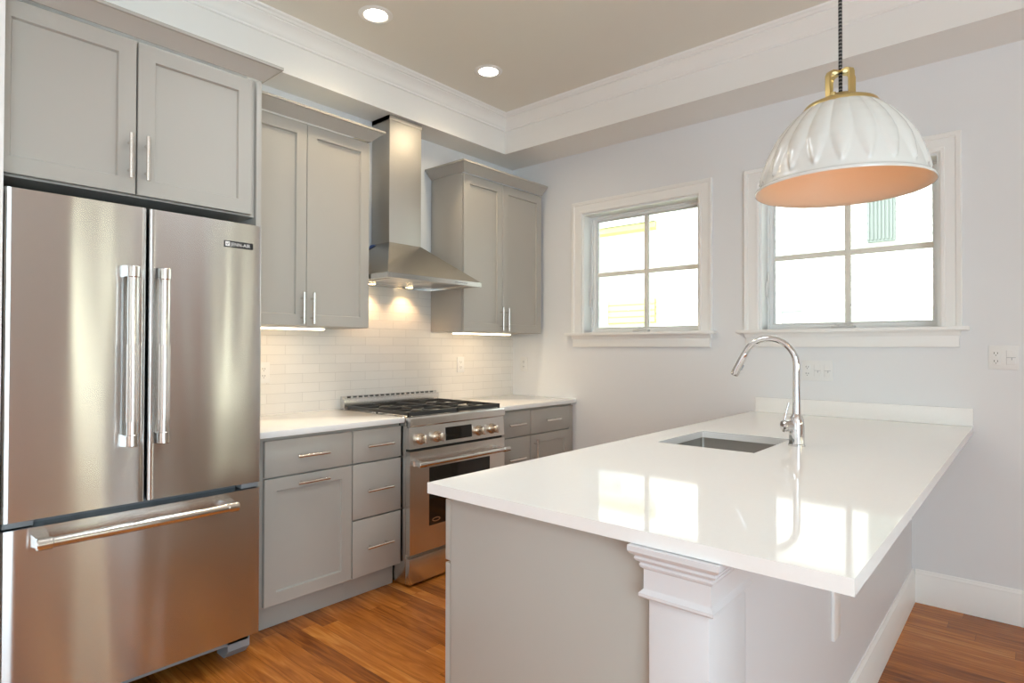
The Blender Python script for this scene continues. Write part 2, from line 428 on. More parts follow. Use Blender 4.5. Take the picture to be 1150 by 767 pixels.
# ------------------------------------------------------------------ windows
def window(idx, x0, x1, ca, cb_, sa, sb):
    z0, z1 = WZ
    r = thing('window_%d' % idx, '', '', ((x0 + x1) / 2, 0, z0), kind='structure')
    # casing around sides and head, with an outer bead
    wd = x0 - ca
    pr = [(0, 0), (0, -.014), (.006, -.017), (.018, -.017), (.020, -.014), (wd - .026, -.014), (wd - .022, -.020), (wd - .004, -.024), (wd, -.020), (wd, 0)]
    c = MB().sweep([(x0, z0), (x0, z1), (x1, z1), (x1, z0)], pr, to3=lambda u, v, h: (u, h, v), side=1)
    obj('casing', c, 'trim', r, angle=25)
    obj('stool', MB().box(sa, sb, -.052, .10, z0 - .020, z0, .004), 'trim', r)
    ap = MB().box(ca + .012, cb_ - .012, -.018, 0, z0 - .103, z0 - .020, .002)
    ap.poly([(ca + .006, 0, z0 - .046), (ca + .006, -.020, z0 - .046), (ca + .006, -.024, z0 - .040), (ca + .006, -.028, z0 - .030), (ca + .006, -.040, z0 - .020), (ca + .006, 0, z0 - .020)], (cb_ - ca - .012, 0, 0))
    obj('apron', ap, 'trim', r, angle=25)
    j = MB(); t = .012
    j.box(x0, x0 + t, 0, .2, z0, z1).box(x1 - t, x1, 0, .2, z0, z1).box(x0 + t, x1 - t, 0, .2, z1 - t, z1).box(x0 + t, x1 - t, .10, .2, z0, z0 + t)
    obj('jamb', j, 'vinyl', r)
    a0, a1, b0, b1 = x0 + t, x1 - t, z0 + .006, z1 - t
    fr = MB().sweep([(a0, b0), (a0, b1), (a1, b1), (a1, b0)], [(0, .105), (-.010, .105), (-.012, .125), (-.016, .125), (-.016, .175), (0, .175)], to3=lambda u, v, h: (u, h, v), side=1, closed=True)
    obj('window_frame', fr, 'vinyl', r)
    a0 += .010; a1 -= .010; b0 += .010; b1 -= .010
    fs = MB().sweep([(a0, b0), (a0, b1), (a1, b1), (a1, b0)], [(0, .118), (-.016, .118), (-.024, .130), (-.024, .158), (0, .165)], to3=lambda u, v, h: (u, h, v), side=1, closed=True)
    obj('sash', fs, 'vinyl', r)
    a0 += .024; a1 -= .024; b0 += .024; b1 -= .024
    cx = (a0 + a1) / 2; czz = (b0 + b1) / 2
    mu = MB().box(cx - .015, cx + .015, .130, .156, b0, b1, .003).box(a0, a1, .131, .155, czz - .015, czz + .015, .003)
    obj('muntin_grid', mu, 'muntin', r)
    obj('pane', MB().box(a0 - .004, a1 + .004, .142, .146, b0 - .004, b1 + .004), 'glass', r)
    h = MB().box(cx - .075, cx + .045, .070, .125, z0 + .002, z0 + .020, .006).cyl((cx - .05, .09, z0 + .018), (cx - .05, .09, z0 + .026), .011, n=16)
    h.tube([(cx - .05, .09, z0 + .026), (cx - .02, .088, z0 + .032), (cx + .035, .088, z0 + .030)], .005, 8)
    obj('crank_handle', h, 'white', r)
    lk = MB().box(x0 + .012, x0 + .022, .075, .098, 1.60, 1.70, .003).box(x0 + .018, x0 + .028, .080, .090, 1.66, 1.76, .003)
    obj('latch', lk, 'white', r)
window(1, W1[0], W1[1], .602, 1.680, .556, 1.708)
window(2, W2[0], W2[1], 1.881, 2.944, 1.842, 2.972)
def room_window(idx, mapf, a0, a1, z0, z1):
    r = thing('window_%d' % idx, '', '', mapf((a0 + a1) / 2, 0, z0), kind='structure')
    pr = [(0, 0), (0, -.016), (.09, -.020), (.09, 0)]
    obj('casing', MB().sweep([(a0, z0), (a0, z1), (a1, z1), (a1, z0)], pr, to3=lambda u, v, h: mapf(u, h, v), side=1, closed=True), 'trim', r)
    obj('sash', MB().sweep([(a0, z0), (a0, z1), (a1, z1), (a1, z0)], [(0, .05), (-.04, .05), (-.04, .09), (0, .09)], to3=lambda u, v, h: mapf(u, h, v), side=1, closed=True), 'vinyl', r)
    zz = (z0 + z1) / 2
    g = MB(); pts = [mapf(a0, .06, zz - .02), mapf(a1, .06, zz - .02), mapf(a1, .06, zz + .02), mapf(a0, .06, zz + .02)]
    e = Vector(mapf(0, .03, 0)) - Vector(mapf(0, 0, 0)); g.poly(pts, e); obj('meeting_rail', g, 'vinyl', r)
rw = lambda a, h, z: (XR + h, a, z)
room_window(3, rw, -.43, -.19, .15, 2.55)
room_window(4, rw, -2.11, -1.81, .15, 2.55)
room_window(5, rw, -6.1, -3.4, .06, 2.7)  # unseen window, added and sized to bring fill from the right

room_window(6, lambda a, h, z: (a, YB - h, z), .9, 5.1, .1, 2.6)  # unseen window, added to hold the rear fill

# stained wood door out of view, added for a warm reflection in the steel
dd = struct('door_1', MB().box(XR - .045, XR - .0005, -1.42, -.86, 0, 2.1, .003), 'wooddoor')
obj('door_knob', MB().lathe([(0, 0), (.012, 0), (.012, .03), (.028, .045), (.028, .06), (0, .07)], (XR - .045, -1.34, .95), (-1, 0, 0), 24), 'brass', dd)

# ------------------------------------------------------------------ cabinet parts
def pull(parent, c, ln, axis, out=.032, r=.0070):
    """bar pull centred at c on the face; bar stands out along +x"""
    x, y, z = c; h = ln / 2; s = MB()
    d = Vector((0, 1, 0)) if axis == 'y' else Vector((0, 0, 1)); C = Vector((x + out, y, z))
    s.cyl(C - d * h, C + d * h, r, n=14, bev=.001)
    for k in (-1, 1):
        q = C + d * (h - .032) * k
        s.cyl((x, q.y, q.z), (x + out, q.y, q.z), r * .75, n=10)
    return obj('handle', s, 'nickel', parent)
def crown(parent, path, z, side, h=.062, o=.062):
    p = [(0, z), (.004, z), (.006, z + .003), (o - .008, z + h - .014), (o, z + h - .012), (o, z + h), (0, z + h)]
    return obj('crown_moulding', MB().sweep(path, p, side=side), 'cab', parent, angle=25)

# cabinet over the refrigerator, with the tall side panel
fc = thing('fridge_cabinet', 'grey two-door wall cabinet directly above the steel refrigerator, with crown moulding', 'cabinet', (.36, -2.92, 1.84))
obj('cabinet_body', MB().box(.003, .698, -3.360, -2.487, 1.845, 2.43), 'cab', fc)
for (a, b, hy) in ((-3.357, -2.940, -2.963), (-2.934, -2.506, -2.908)):
    d = obj('door', MB().shaker(a, b, 1.852, 2.418, .700, .720), 'cab', fc)
    pull(d, (.720, hy, 1.985), .165, 'z')
crown(fc, [(.403, -2.463), (.722, -2.463), (.722, -3.325)], 2.43, 1)
obj('side_panel', MB().box(.003, .715, -2.485, -2.463, 1.80, 2.43, .001).box(.003, .58, -2.485, -2.463, 0, 1.80), 'cab', fc)

UT = 2.473; UB = 1.403
def upper(name, label, y0, y1, mid, hl, hr, wraps):
    t = thing(name, label, 'cabinet', (.17, (y0 + y1) / 2, UB), group=None)
    obj('cabinet_body', MB().box(.009, .316, y0, y1, UB, UT, .0008), 'cab', t)
    for a, b, hy in ((y0 + .003, mid - .0015, hl), (mid + .0015, y1 - .003, hr)):
        d = obj('door', MB().shaker(a, b, UB + .002, UT - .012, .318, .337), 'cab', t)
        pull(d, (.337, hy, 1.497), .165, 'z')
    crown(t, wraps, UT, -1)
    return t
upper('upper_cabinet', 'grey two-door wall cabinet between the refrigerator and the range hood', -2.458, -1.637, -2.031, -2.060, -2.003,
      [(.337, -2.458), (.337, -1.637), (.010, -1.637)])
upper('upper_cabinet', 'grey two-door wall cabinet in the corner right of the range hood', -.885, -.045, -.492, -.518, -.457,
      [(.010, -.885), (.337, -.885), (.337, -.045)])


# base cabinets along the cabinet wall
def drawer(parent, y0, y1, z0, z1, xb=.592, xf=.6114, ln=.165):
    d = obj('drawer', MB().box(xb, xf, y0, y1, z0, z1, .0015), 'cab', parent)
    pull(d, (xf, (y0 + y1) / 2, (z0 + z1) / 2), ln, 'y')
def base_body(parent, y0, y1):
    b = MB().box(.009, .590, y0, y1, .119, .884)
    obj('cabinet_body', b, 'cab', parent)
    obj('toe_kick', MB().box(.50, .540, y0, y1, 0, .1185), 'cab', parent)
t = thing('base_cabinet', 'grey base cabinet with a drawer over a panelled pull-out door, beside the refrigerator', 'cabinet', (.3, -2.19, 0))
base_body(t, -2.460, -1.929)
drawer(t, -2.386, -1.931, .704, .868)
d = obj('door', MB().shaker(-2.386, -1.931, .1235, .696, .592, .6114), 'cab', t)
pull(d, (.6114, -2.158, .662), .165, 'y')
t = thing('drawer_base_cabinet', 'grey three-drawer base cabinet left of the steel range', 'cabinet', (.3, -1.77, 0))
base_body(t, -1.928, -1.620)
for z0, z1 in ((.704, .868), (.418, .696), (.1235, .410)): drawer(t, -1.925, -1.622, z0, z1)
t = thing('drawer_base_cabinet', 'narrow grey drawer base cabinet directly right of the steel range', 'cabinet', (.3, -.67, 0))
base_body(t, -.842, -.509)
for z0, z1 in ((.704, .868), (.418, .696), (.1235, .410)): drawer(t, -.838, -.512, z0, z1)
t = thing('base_cabinet', 'grey base cabinet with one drawer over a door, in the corner by the window wall', 'cabinet', (.3, -.26, 0))
base_body(t, -.508, -.004)
drawer(t, -.505, -.056, .704, .868)
d = obj('door', MB().shaker(-.505, -.056, .1235, .696, .592, .6114), 'cab', t)
pull(d, (.6114, -.470, .585), .165, 'z')
obj('filler_strip', MB().box(.590, .604, -.053, -.004, .119, .868), 'cab', t)

tag(obj('worktop', MB().box(.009, .637, -2.460, -1.616, .886, .915, .0025), 'quartz'), 'white quartz worktop between the refrigerator and the range', 'worktop')
tag(obj('worktop', MB().box(.009, .637, -.843, -.002, .886, .915, .0025), 'quartz'), 'white quartz worktop in the corner right of the range', 'worktop')

# ------------------------------------------------------------------ refrigerator
fr = thing('refrigerator', 'stainless steel french door refrigerator with a bottom freezer drawer', 'refrigerator', (.40, -2.916, 0))
obj('case', MB().box(.02, .700, -3.312, -2.495, .06, 1.775, .004), 'greyplastic', fr)
YL, YM, YR = -3.319, -2.916, -2.487
def bowed(y0, y1, z0, z1, edge_l, edge_r):
    """door skin with rounded vertical edges and a faint bow"""
    s = MB(); pts = []; n = 20; x = .706; xf = .782; r = .010
    for k in range(n + 1):
        u = k / n; y = y0 + (y1 - y0) * u
        g = (y - YL) / (YR - YL)
        xx = xf - .0035 * (2 * g - 1) ** 2
        e = min(y - y0, y1 - y)
        if e < r: xx -= r - math.sqrt(max(0, r * r - (r - e) ** 2))
        pts.append((xx, y))
    # refine the rounded corners
    fine = []
    for e in (0, .001, .0025, .005, .0075): fine.append(y0 + e)
    ys = sorted(set([round(v, 5) for v in fine + [y1 - e for e in (0, .001, .0025, .005, .0075)] + [p[1] for p in pts[1:-1]]]))
    P = []
    for y in ys:
        g = (y - YL) / (YR - YL); xx = xf - .0035 * (2 * g - 1) ** 2; e = min(y - y0, y1 - y)
        if e < r: xx -= r - math.sqrt(max(0, r * r - (r - e) ** 2))
        P.append((xx, y))
    s.poly([(x, y0, z0)] + [(a, b, z0) for a, b in P] + [(x, y1, z0)], (0, 0, z1 - z0))
    return s
dl = obj('door', bowed(YL, YM - .004, .735, 1.795, 1, 0), 'sfridge', fr, label='left french door in brushed steel', angle=50)
dr = obj('door', bowed(YM + .004, YR, .735, 1.795, 0, 1), 'sfridge', fr, label='right french door in brushed steel', angle=50)
dz = obj('freezer_drawer', bowed(YL, YR, .112, .710, 1, 1), 'sfridge', fr, angle=50)
def vhandle(parent, y):
    r = .0175; X = .842; s = MB()
    s.cyl((X, y, .985), (X, y, 1.535), r, n=28)
    for k in range(14):   # fluting of the grip
        a = 2 * PI * k / 14; s.cyl((X + math.cos(a) * r, y + math.sin(a) * r, 1.03), (X + math.cos(a) * r, y + math.sin(a) * r, 1.30), .0016, n=6)
    s.cyl((X, y, .945), (X, y, .987), r + .0025, n=28, bev=.003).cyl((X, y, 1.533), (X, y, 1.575), r + .0025, n=28, bev=.003)
    for z in (.962, 1.558):
        s.hull([(x_, y + dy, z + dz_) for x_, wv, hv in ((.779, .020, .022), (X, .013, .016)) for dy in (-wv, wv) for dz_ in (-hv, hv)])
    obj('handle', s, 'handle', parent, angle=40)
vhandle(dl, -2.979); vhandle(dr, -2.879)
s = MB(); X = .846; Z = .668; r = .0165
s.cyl((X, -3.205, Z), (X, -2.648, Z), r, n=28).cyl((X, -3.07, Z), (X, -2.76, Z), r + .0012, n=28)
s.cyl((X, -3.243, Z), (X, -3.200, Z), r + .003, n=28, bev=.003).cyl((X, -2.652, Z), (X, -2.610, Z), r + .003, n=28, bev=.003)
for y in (-3.222, -2.630): s.hull([(x_, y + a, Z + b) for x_, wv, hv in ((.776, .022, .020), (X, .015, .013)) for a in (-wv, wv) for b in (-hv, hv)])
obj('handle', s, 'handle', dz, angle=40)
# maker's plate on the right door
s = MB().box(.780, .7835, -2.645, -2.529, 1.692, 1.718, .0008)
bd = obj('maker_plate', s, 'black', dr)
e = MB().box(.7832, .7840, -2.6415, -2.6235, 1.696, 1.714, .0003)
obj('emblem', e, 'white', bd)
e = MB()
e.poly([(.7839, -2.6385, 1.7060), (.7839, -2.6330, 1.7005), (.7839, -2.6265, 1.7100), (.7839, -2.6275, 1.7115), (.7839, -2.6332, 1.7035), (.7839, -2.6375, 1.7078)], (.0006, 0, 0))
obj('emblem_mark', e, 'black', bd)
obj('lettering', text_mesh('JENN-AIR', .0205, pos_x(.7838, -2.6205, 1.6975), squeeze=.93), 'white', bd)
obj('hinge_cover', MB().box(.705, .76, YL + .004, YL + .085, .7125, .7325, .003), 'greyplastic', fr)
obj('hinge_cover', MB().box(.705, .765, YR - .075, YR - .004, .7125, .7325, .003), 'greyplastic', fr)
s = MB().box(.60, .665, -3.312, -2.497, .055, .100, .004)
s.box(.56, .60, -3.312, -2.497, .02, .10)
obj('base_grille', s, 'black', fr)
for a, b in ((-3.312, -3.225), (-2.583, -2.492)):
    s = MB().hull([(x, y, z) for x, z in ((.60, .0), (.665, .0), (.700, .035), (.700, .075), (.60, .095)) for y in (a, b)])
    obj('foot', s, 'greyplastic', fr)

# ------------------------------------------------------------------ gas range
rg = thing('gas_range', 'stainless steel slide-in gas range with black grates and four front knobs', 'range', (.35, -1.23, 0))
Y0, Y1 = -1.612, -.848
obj('range_body', MB().box(.02, .640, Y0, Y1, .012, .895, .002), 'steel', rg)
ct = MB().box(.02, .655, Y0, Y1, .895, .914, .003)
ct.poly([(.655, Y0, .862), (.672, Y0, .862), (.678, Y0, .868), (.678, Y0, .905), (.670, Y0, .914), (.655, Y0, .914)], (0, Y1 - Y0, 0))
obj('cooktop', ct, 'steelx', rg, angle=25)
cp = MB().poly([(.640, Y0, .742), (.672, Y0, .742), (.664, Y0, .8585), (.640, Y0, .8585)], (0, Y1 - Y0, 0))
cpo = obj('control_panel', cp, 'steelx', rg)
nrm = Vector((.1165, 0, .008)).normalized()
dsp = MB().poly([(.6655, -1.345, .762), (.6655, -1.137, .762), (.6610, -1.137, .836), (.6610, -1.345, .836)], (.0075, 0, 0))
obj('display', dsp, 'blackglass', cpo)
for y in (-1.532, -1.412, -1.075, -.960):
    s = MB(); p = Vector((.668, y, .792))
    s.lathe([(0, 0), (.031, 0), (.031, .006), (.027, .010), (.024, .012), (.0235, .040), (.021, .046), (0, .046)], p, nrm, 32)
    k = obj('knob', s, 'bronze', rg)
    s = MB(); q = p + nrm * .040
    s.box(q.x, q.x + .018, q.y - .0055, q.y + .0055, q.z - .024, q.z + .024, .003)
    obj('knob_grip', s, 'nickel', k)
od = obj('oven_door', MB().slab_hole([.175, .305, .628, .728], [Y0, -1.475, -.985, Y1], .642, .676, {(1, 1)}, .002), 'steelx', rg) if False else None
s = MB().slab_hole([Y0 + .001, -1.475, -.985, Y1 - .001], [.172, .305, .628, .728], .642, .676, {(1, 1)}, .002)
for v in s.bm.verts: v.co = Vector((v.co.z, v.co.x, v.co.y))
od = obj('oven_door', s, 'steelx', rg)
obj('oven_window', MB().box(.645, .673, -1.4745, -.9855, .3055, .6275), 'blackglass', od)
s = MB(); a = [(.6732, -1.420 + .030 * math.cos(2 * PI * k / 28), .332 + .0115 * math.sin(2 * PI * k / 28)) for k in range(28)]
s.poly(a, (.001, 0, 0)); e1 = obj('oval_badge', s, 'nickel', od)
s = MB(); a = [(.6741, -1.420 + .024 * math.cos(2 * PI * k / 28), .332 + .0072 * math.sin(2 * PI * k / 28)) for k in range(28)]
s.poly(a, (.0006, 0, 0)); obj('badge_field', s, 'blackglass', e1)
s = MB(); s.cyl((.735, -1.590, .665), (.735, -.880, .665), .0125, n=24)
s.cyl((.735, -1.600, .665), (.735, -1.545, .665), .0155, n=24, bev=.003).cyl((.735, -.925, .665), (.735, -.868, .665), .0155, n=24, bev=.003)
for y in (-1.572, -.897): s.hull([(x_, y + a_, .665 + b_) for x_, wv in ((.674, .018), (.735, .011)) for a_ in (-wv, wv) for b_ in (-wv * .8, wv * .8)])
obj('handle', s, 'handle', od, angle=40)
obj('warming_drawer', MB().box(.640, .674, Y0 + .001, Y1 - .001, .014, .152, .002), 'steelx', rg)
obj('vent_gap', MB().box(.640, .655, Y0 + .004, Y1 - .004, .729, .741), 'dark', rg)
# raised rear vent
s = MB().box(.012, .030, Y0, Y1, .914, .992, .001).box(.030, .052, Y0, Y1, .914, .978, .002)
bk = obj('rear_vent', s, 'steel', rg)
s = MB()
for k in range(17):
    y = Y0 + .035 + k * .0418; s.box(.0305, .0312, y, y + .027, .982, .989)
    s.box(.022, .0312, y, y + .027, .9905, .9925)
obj('vent_slots', s, 'black', bk)
# burners and grates
for x in (.20, .50):
    for y in (-1.42, -1.04):
        s = MB().lathe([(0, .914), (.055, .914), (.055, .918), (.040, .921), (.040, .926), (0, .926)], (x, y, 0), n=28)
        s.lathe([(0, .926), (.033, .926), (.034, .930), (.030, .932), (0, .932)], (x, y, 0), n=28)
        obj('burner', s, 'iron', rg)
def grate(y0, y1):
    s = MB(); x0, x1, z0, z1 = .070, .645, .922, .940; b = .009
    s.box(x0, x1, y0, y0 + b, z0, z1, .002).box(x0, x1, y1 - b, y1, z0, z1, .002)
    s.box(x0, x0 + b, y0, y1, z0, z1, .002).box(x1 - b, x1, y0, y1, z0 - .006, z1, .002).box(.352, .352 + b, y0, y1, z0, z1, .002)
    yc = (y0 + y1) / 2
    for xc in (.20, .50):
        s.box(xc - .004, xc + .004, y0, yc - .05, z0 + .004, z1, .002).box(xc - .004, xc + .004, yc + .05, y1, z0 + .004, z1, .002)
        s.box(xc - .155 if xc < .3 else xc - .14, xc - .05, yc - .005, yc + .005, z0 + .004, z1, .002)
        s.box(xc + .05, xc + .14, yc - .005, yc + .005, z0 + .004, z1, .002)
    for x in (x0 + .005, x1 - .006, .357):
        for y in (y0 + .006, y1 - .006): s.cyl((x, y, .914), (x, y, z0 + .002), .006, n=10)
    return s
obj('grate', grate(Y0 + .012, -1.2315), 'iron', rg)
obj('grate', grate(-1.2285, Y1 - .012), 'iron', rg)

# ------------------------------------------------------------------ range hood
hd = thing('range_hood', 'stainless steel pyramid chimney range hood on the tiled wall above the range', 'range hood', (.25, -1.26, 1.68))
HY0, HY1 = -1.634, -.888; CX = .19; CY0, CY1 = -1.387, -1.132
lip = MB().slab_hole([.010, .030, .47, .505], [HY0, HY0 + .03, HY1 - .03, HY1], 1.686, 1.714, {(1, 1)}, .002)
lo = obj('rim_band', lip, 'steel', hd)
s = MB().hull([(.010, HY0, 1.7145), (.505, HY0, 1.7145), (.505, HY1, 1.7145), (.010, HY1, 1.7145), (.010, CY0, 1.950), (CX, CY0, 1.950), (CX, CY1, 1.950), (.010, CY1, 1.950)])
obj('canopy', s, 'steelc', hd, angle=20)
s = MB().box(.010, CX, CY0, CY1, 1.950, SZ - .0015, .001)
ch = obj('chimney', s, 'steelz', hd)
obj('chimney_collar', MB().box(.010, CX + .003, CY0 - .003, CY1 + .003, SZ - .030, SZ - .0012), 'steelz', ch)
s = MB().box(.031, .469, HY0 + .031, HY1 - .031, 1.698, 1.704)
un = obj('underside', s, 'steel', hd)
s = MB().box(.14, .455, -1.55, -1.265, 1.692, 1.698, .002).box(.14, .455, -1.257, -.972, 1.692, 1.698, .002)
obj('grease_filter', s, 'steel', hd)
s = MB()
for k in range(6): s.cyl((.505, -1.115 + k * .019, 1.701), (.5075, -1.115 + k * .019, 1.701), .0045, n=12)
obj('button_row', s, 'greyplastic', hd)
for y in (-1.44, -1.14):
    ln_ = obj('lamp', MB().lathe([(0, 1.690), (.026, 1.690), (.030, 1.693), (.034, 1.698), (0, 1.698)], (.085, y, 0), n=24), 'steel', hd)
    obj('lamp_lens', MB().cyl((.085, y, 1.6885), (.085, y, 1.6899), .022, n=24), 'hoodlens', ln_)
    sp = bpy.data.lights.new('hood_lamp', 'SPOT'); sp.energy = 3.2; sp.color = (1, .62, .30); sp.spot_size = 2.1; sp.spot_blend = .6; sp.shadow_soft_size = .02
    so = bpy.data.objects.new('hood_lamp', sp); col.objects.link(so); so.location = (.085, y, 1.680)
s = MB().hull([(x_, y_ - .0035 + k_, 1.950 - (CY0 - y_) / (CY0 - HY0) * .2355 + .003 + k_) for x_, y_ in ((.012, -1.392), (.075, -1.398), (.014, -1.440), (.035, -1.425)) for k_ in (0, .001)])
obj('film_scrap', s, 'bluefilm', hd, label='scrap of blue protective film')

# under-cabinet light bars
def led(label, y0, y1):
    t = thing('light_bar', label, 'light', (.22, (y0 + y1) / 2, UB - .016))
    obj('housing', MB().box(.190, .255, y0, y1, UB - .008, UB - .0004, .001), 'white', t)
    obj('diffuser', MB().box(.195, .250, y0 + .008, y1 - .008, UB - .016, UB - .0082, .002), 'led', t)
    a = area('light_bar_glow', (.222, (y0 + y1) / 2, UB - .018), (-.35, 0, -1), y1 - y0 - .05, .04, .5, (1, .60, .28))
    a.rotation_euler = (0, math.radians(18), PI / 2) if False else a.rotation_euler
    return t
led('lit under-cabinet light bar below the wall cabinet beside the refrigerator', -2.44, -1.86)
led('lit under-cabinet light bar below the corner wall cabinet', -.86, -.30)

# ------------------------------------------------------------------ recessed ceiling lights
for lab, x, y in (('round recessed ceiling light nearer the refrigerator', .649, -1.829), ('round recessed ceiling light nearer the window wall', .657, -.988)):
    t = thing('recessed_light', lab, 'ceiling light', (x, y, CZ - .006))
    s = MB(); s.lathe([(.058, CZ - .0003), (.058, CZ - .004), (.064, CZ - .007), (.084, CZ - .004), (.088, CZ - .0003)], (x, y, 0), n=48)
    obj('trim_ring', s, 'trim', t)
    obj('lens', MB().cyl((x, y, CZ - .003), (x, y, CZ - .0004), .0575, n=48), 'lens', t)
    down_spot(x, y, CZ - .012, 21, (1, .80, .52))

# ------------------------------------------------------------------ peninsula
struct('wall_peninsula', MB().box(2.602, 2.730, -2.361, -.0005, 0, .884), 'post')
struct('baseboard_peninsula', MB().sweep([(2.730, -2.361), (2.730, -.0005)], bp, side=-1), 'trim', angle=25)
pc = thing('peninsula_cabinet', 'grey base cabinet under the peninsula worktop, plain end panel facing the viewer', 'cabinet', (2.28, -1.27, 0))
s = MB().box(2.035, 2.050, -2.520, -.004, 0, .118)
obj('toe_kick', s, 'cab', pc)
# carcass: bottom, back, dividers and front frame (left open under the sink)
s = MB().box(1.982, 2.600, -2.520, -.004, .119, .137).box(2.585, 2.600, -2.520, -.004, .137, .884)
for y in (-2.520, -2.02, -1.62, -.90, -.45, -.022): s.box(1.982, 2.585, y, y + .018, .137, .884)
obj('cabinet_body', s, 'cab', pc)
obj('end_panel', MB().box(1.990, 2.600, -2.540, -2.5205, 0, .884, .001), 'cab', pc)
obj('corner_stile', MB().box(1.982, 1.9895, -2.537, -2.5205, .119, .884, .001), 'cab', pc)
for (a, b) in ((-2.537, -2.014), (-2.010, -1.612), (-.888, -.444), (-.440, -.010)):
    d = obj('drawer', MB().box(1.962, 1.981, a, b, .700, .868, .0015), 'cab', pc)
    s = MB(); yc = (a + b) / 2; s.cyl((1.932, yc - .08, .784), (1.932, yc + .08, .784), .0055, n=12)
    for k in (-.05, .05): s.cyl((1.932, yc + k, .784), (1.962, yc + k, .784), .004, n=8)
    obj('handle', s, 'nickel', d)
for (a, b) in ((-2.537, -2.014), (-2.010, -1.612), (-1.608, -1.252), (-1.248, -.892), (-.888, -.444), (-.440, -.010)):
    top = .868 if -1.61 < a < -1.2 else .692
    d = obj('door', MB().shaker(a, b, .1235, top, 1.981, 1.962), 'cab', pc)
    s = MB(); s.cyl((1.932, b - .03, .50), (1.932, b - .03, .66), .0055, n=12)
    for k in (.53, .63): s.cyl((1.932, b - .03, k), (1.962, b - .03, k), .004, n=8)
    obj('handle', s, 'nickel', d)

po = thing('peninsula_post', 'white square post with moulded capital at the end of the peninsula', 'post', (2.666, -2.46, 0))
PX0, PX1, PY0, PY1 = 2.602, 2.7302, -2.556, -2.362
obj('shaft', MB().box(PX0, PX1, PY0, PY1, 0, .776, .0015), 'post', po)
cp_ = [(0, .775), (.012, .775), (.016, .779), (.016, .785), (.009, .792), (.008, .794), (.008, .834), (.013, .838), (.015, .843), (.013, .848),
       (.020, .852), (.023, .857), (.021, .862), (.029, .867), (.033, .873), (.033, .884), (0, .884)]
s = MB().sweep([(PX0, -2.542), (PX0, PY0), (PX1, PY0), (PX1, PY1)], cp_, side=-1)
s.box(PX0, PX1, PY0, PY1, .776, .8835)
obj('capital', s, 'post', po, angle=25)

HX = (2.062, 2.446); HYs = (-1.482, -1.040)
wt = thing('peninsula_worktop', 'white polished quartz worktop of the peninsula with a sink cutout', 'worktop', (2.457, -1.29, .886))
obj('slab', MB().slab_hole([1.929, HX[0], HX[1], 2.984], [-2.576, HYs[0], HYs[1], -.001], .8855, .915, {(1, 1)}, .0025), 'quartz', wt)
obj('backsplash_lip', MB().box(1.949, 2.984, -.020, -.001, .9155, 1.003, .0015), 'quartz', wt)
sk = thing('undermount_sink', 'square stainless steel sink undermounted in the peninsula worktop', 'sink', (2.254, -1.26, .70))
s = MB(); x0, x1, y0, y1 = HX[0] - .006, HX[1] + .006, HYs[0] - .006, HYs[1] + .006; zb = .705; q = .015
def rr(x0, x1, y0, y1, r, z, n=5):
    P = []
    for cx, cy, a0 in ((x1 - r, y1 - r, 0), (x0 + r, y1 - r, 90), (x0 + r, y0 + r, 180), (x1 - r, y0 + r, 270)):
        for k in range(n + 1): a = math.radians(a0 + 90 * k / n); P.append(s.bm.verts.new((cx + r * math.cos(a), cy + r * math.sin(a), z)))
    return P
rings = [rr(x0 - .02, x1 + .02, y0 - .02, y1 + .02, .02, .8848), rr(x0, x1, y0, y1, q, .8848), rr(x0 + .004, x1 - .004, y0 + .004, y1 - .004, q, zb + .02), rr(x0 + .02, x1 - .02, y0 + .02, y1 - .02, q, zb)]
for a, b in zip(rings, rings[1:]):
    for k in range(len(a)): s.bm.faces.new((a[k], a[(k + 1) % len(a)], b[(k + 1) % len(a)], b[k]))
s.bm.faces.new(rings[-1])
bo = obj('basin', s, 'sink', sk, angle=50)
md = bo.modifiers.new('thickness', 'SOLIDIFY'); md.thickness = .0015; md.offset = -1
obj('drain', MB().lathe([(0, zb + .001), (.030, zb + .001), (.036, zb + .004), (.042, zb + .004), (.044, zb + .0005)], (2.254, -1.26, 0), n=28), 'chrome', sk)

# faucet
fx, fy = 2.512, -1.205
fc_ = thing('faucet', 'tall chrome gooseneck pull-down faucet beside the sink', 'faucet', (fx, fy, .915))
s = MB().lathe([(0, .9152), (.031, .9152), (.031, .921), (.0285, .924), (.028, .995), (.026, 1.018), (.020, 1.030), (.016, 1.040), (0, 1.040)], (fx, fy, 0), n=36)
obj('faucet_body', s, 'chrome', fc_)
s = MB(); P = [(fx, fy, 1.03), (fx, fy, 1.08), (fx, fy, 1.14), (fx, fy, 1.20), (fx, fy, 1.228)]; cxa = fx - .104
for k in range(1, 23):
    a = math.radians(k * 7); P.append((cxa + .104 * math.cos(a), fy, 1.228 + .104 * math.sin(a)))
R = [.0165, .0145, .0135, .0130, .0128] + [.0126] * 22
s.tube(P, R, 20); obj('spout', s, 'chrome', fc_, angle=60)
a = math.radians(154); p = Vector((cxa + .104 * math.cos(a), fy, 1.228 + .104 * math.sin(a))); dv = Vector((-math.sin(a), 0, math.cos(a)))
s = MB().lathe([(0, 0), (.0128, 0), (.0135, .004), (.0150, .03), (.0165, .085), (.0165, .098), (.0145, .102), (0, .102)], p, dv, 28)
sh = obj('spray_head', s, 'chrome', fc_)
q_ = p + dv * .06 + Vector((.906, 0, -.4226)) * .0150
s = MB().tube([q_ - dv * .012, q_ + dv * .012], .0045, 10); obj('spray_button', s, 'greyplastic', sh)
hv = Vector((-.75, -.60, 0)).normalized(); hc = Vector((fx, fy, .992))
s = MB().cyl(hc, hc + hv * .040, .022, n=28).lathe([(0, 0), (.022, 0), (.024, .004), (.024, .012), (.019, .018), (0, .019)], hc + hv * .038, hv, 28)
hh = obj('handle_hub', s, 'chrome', fc_)
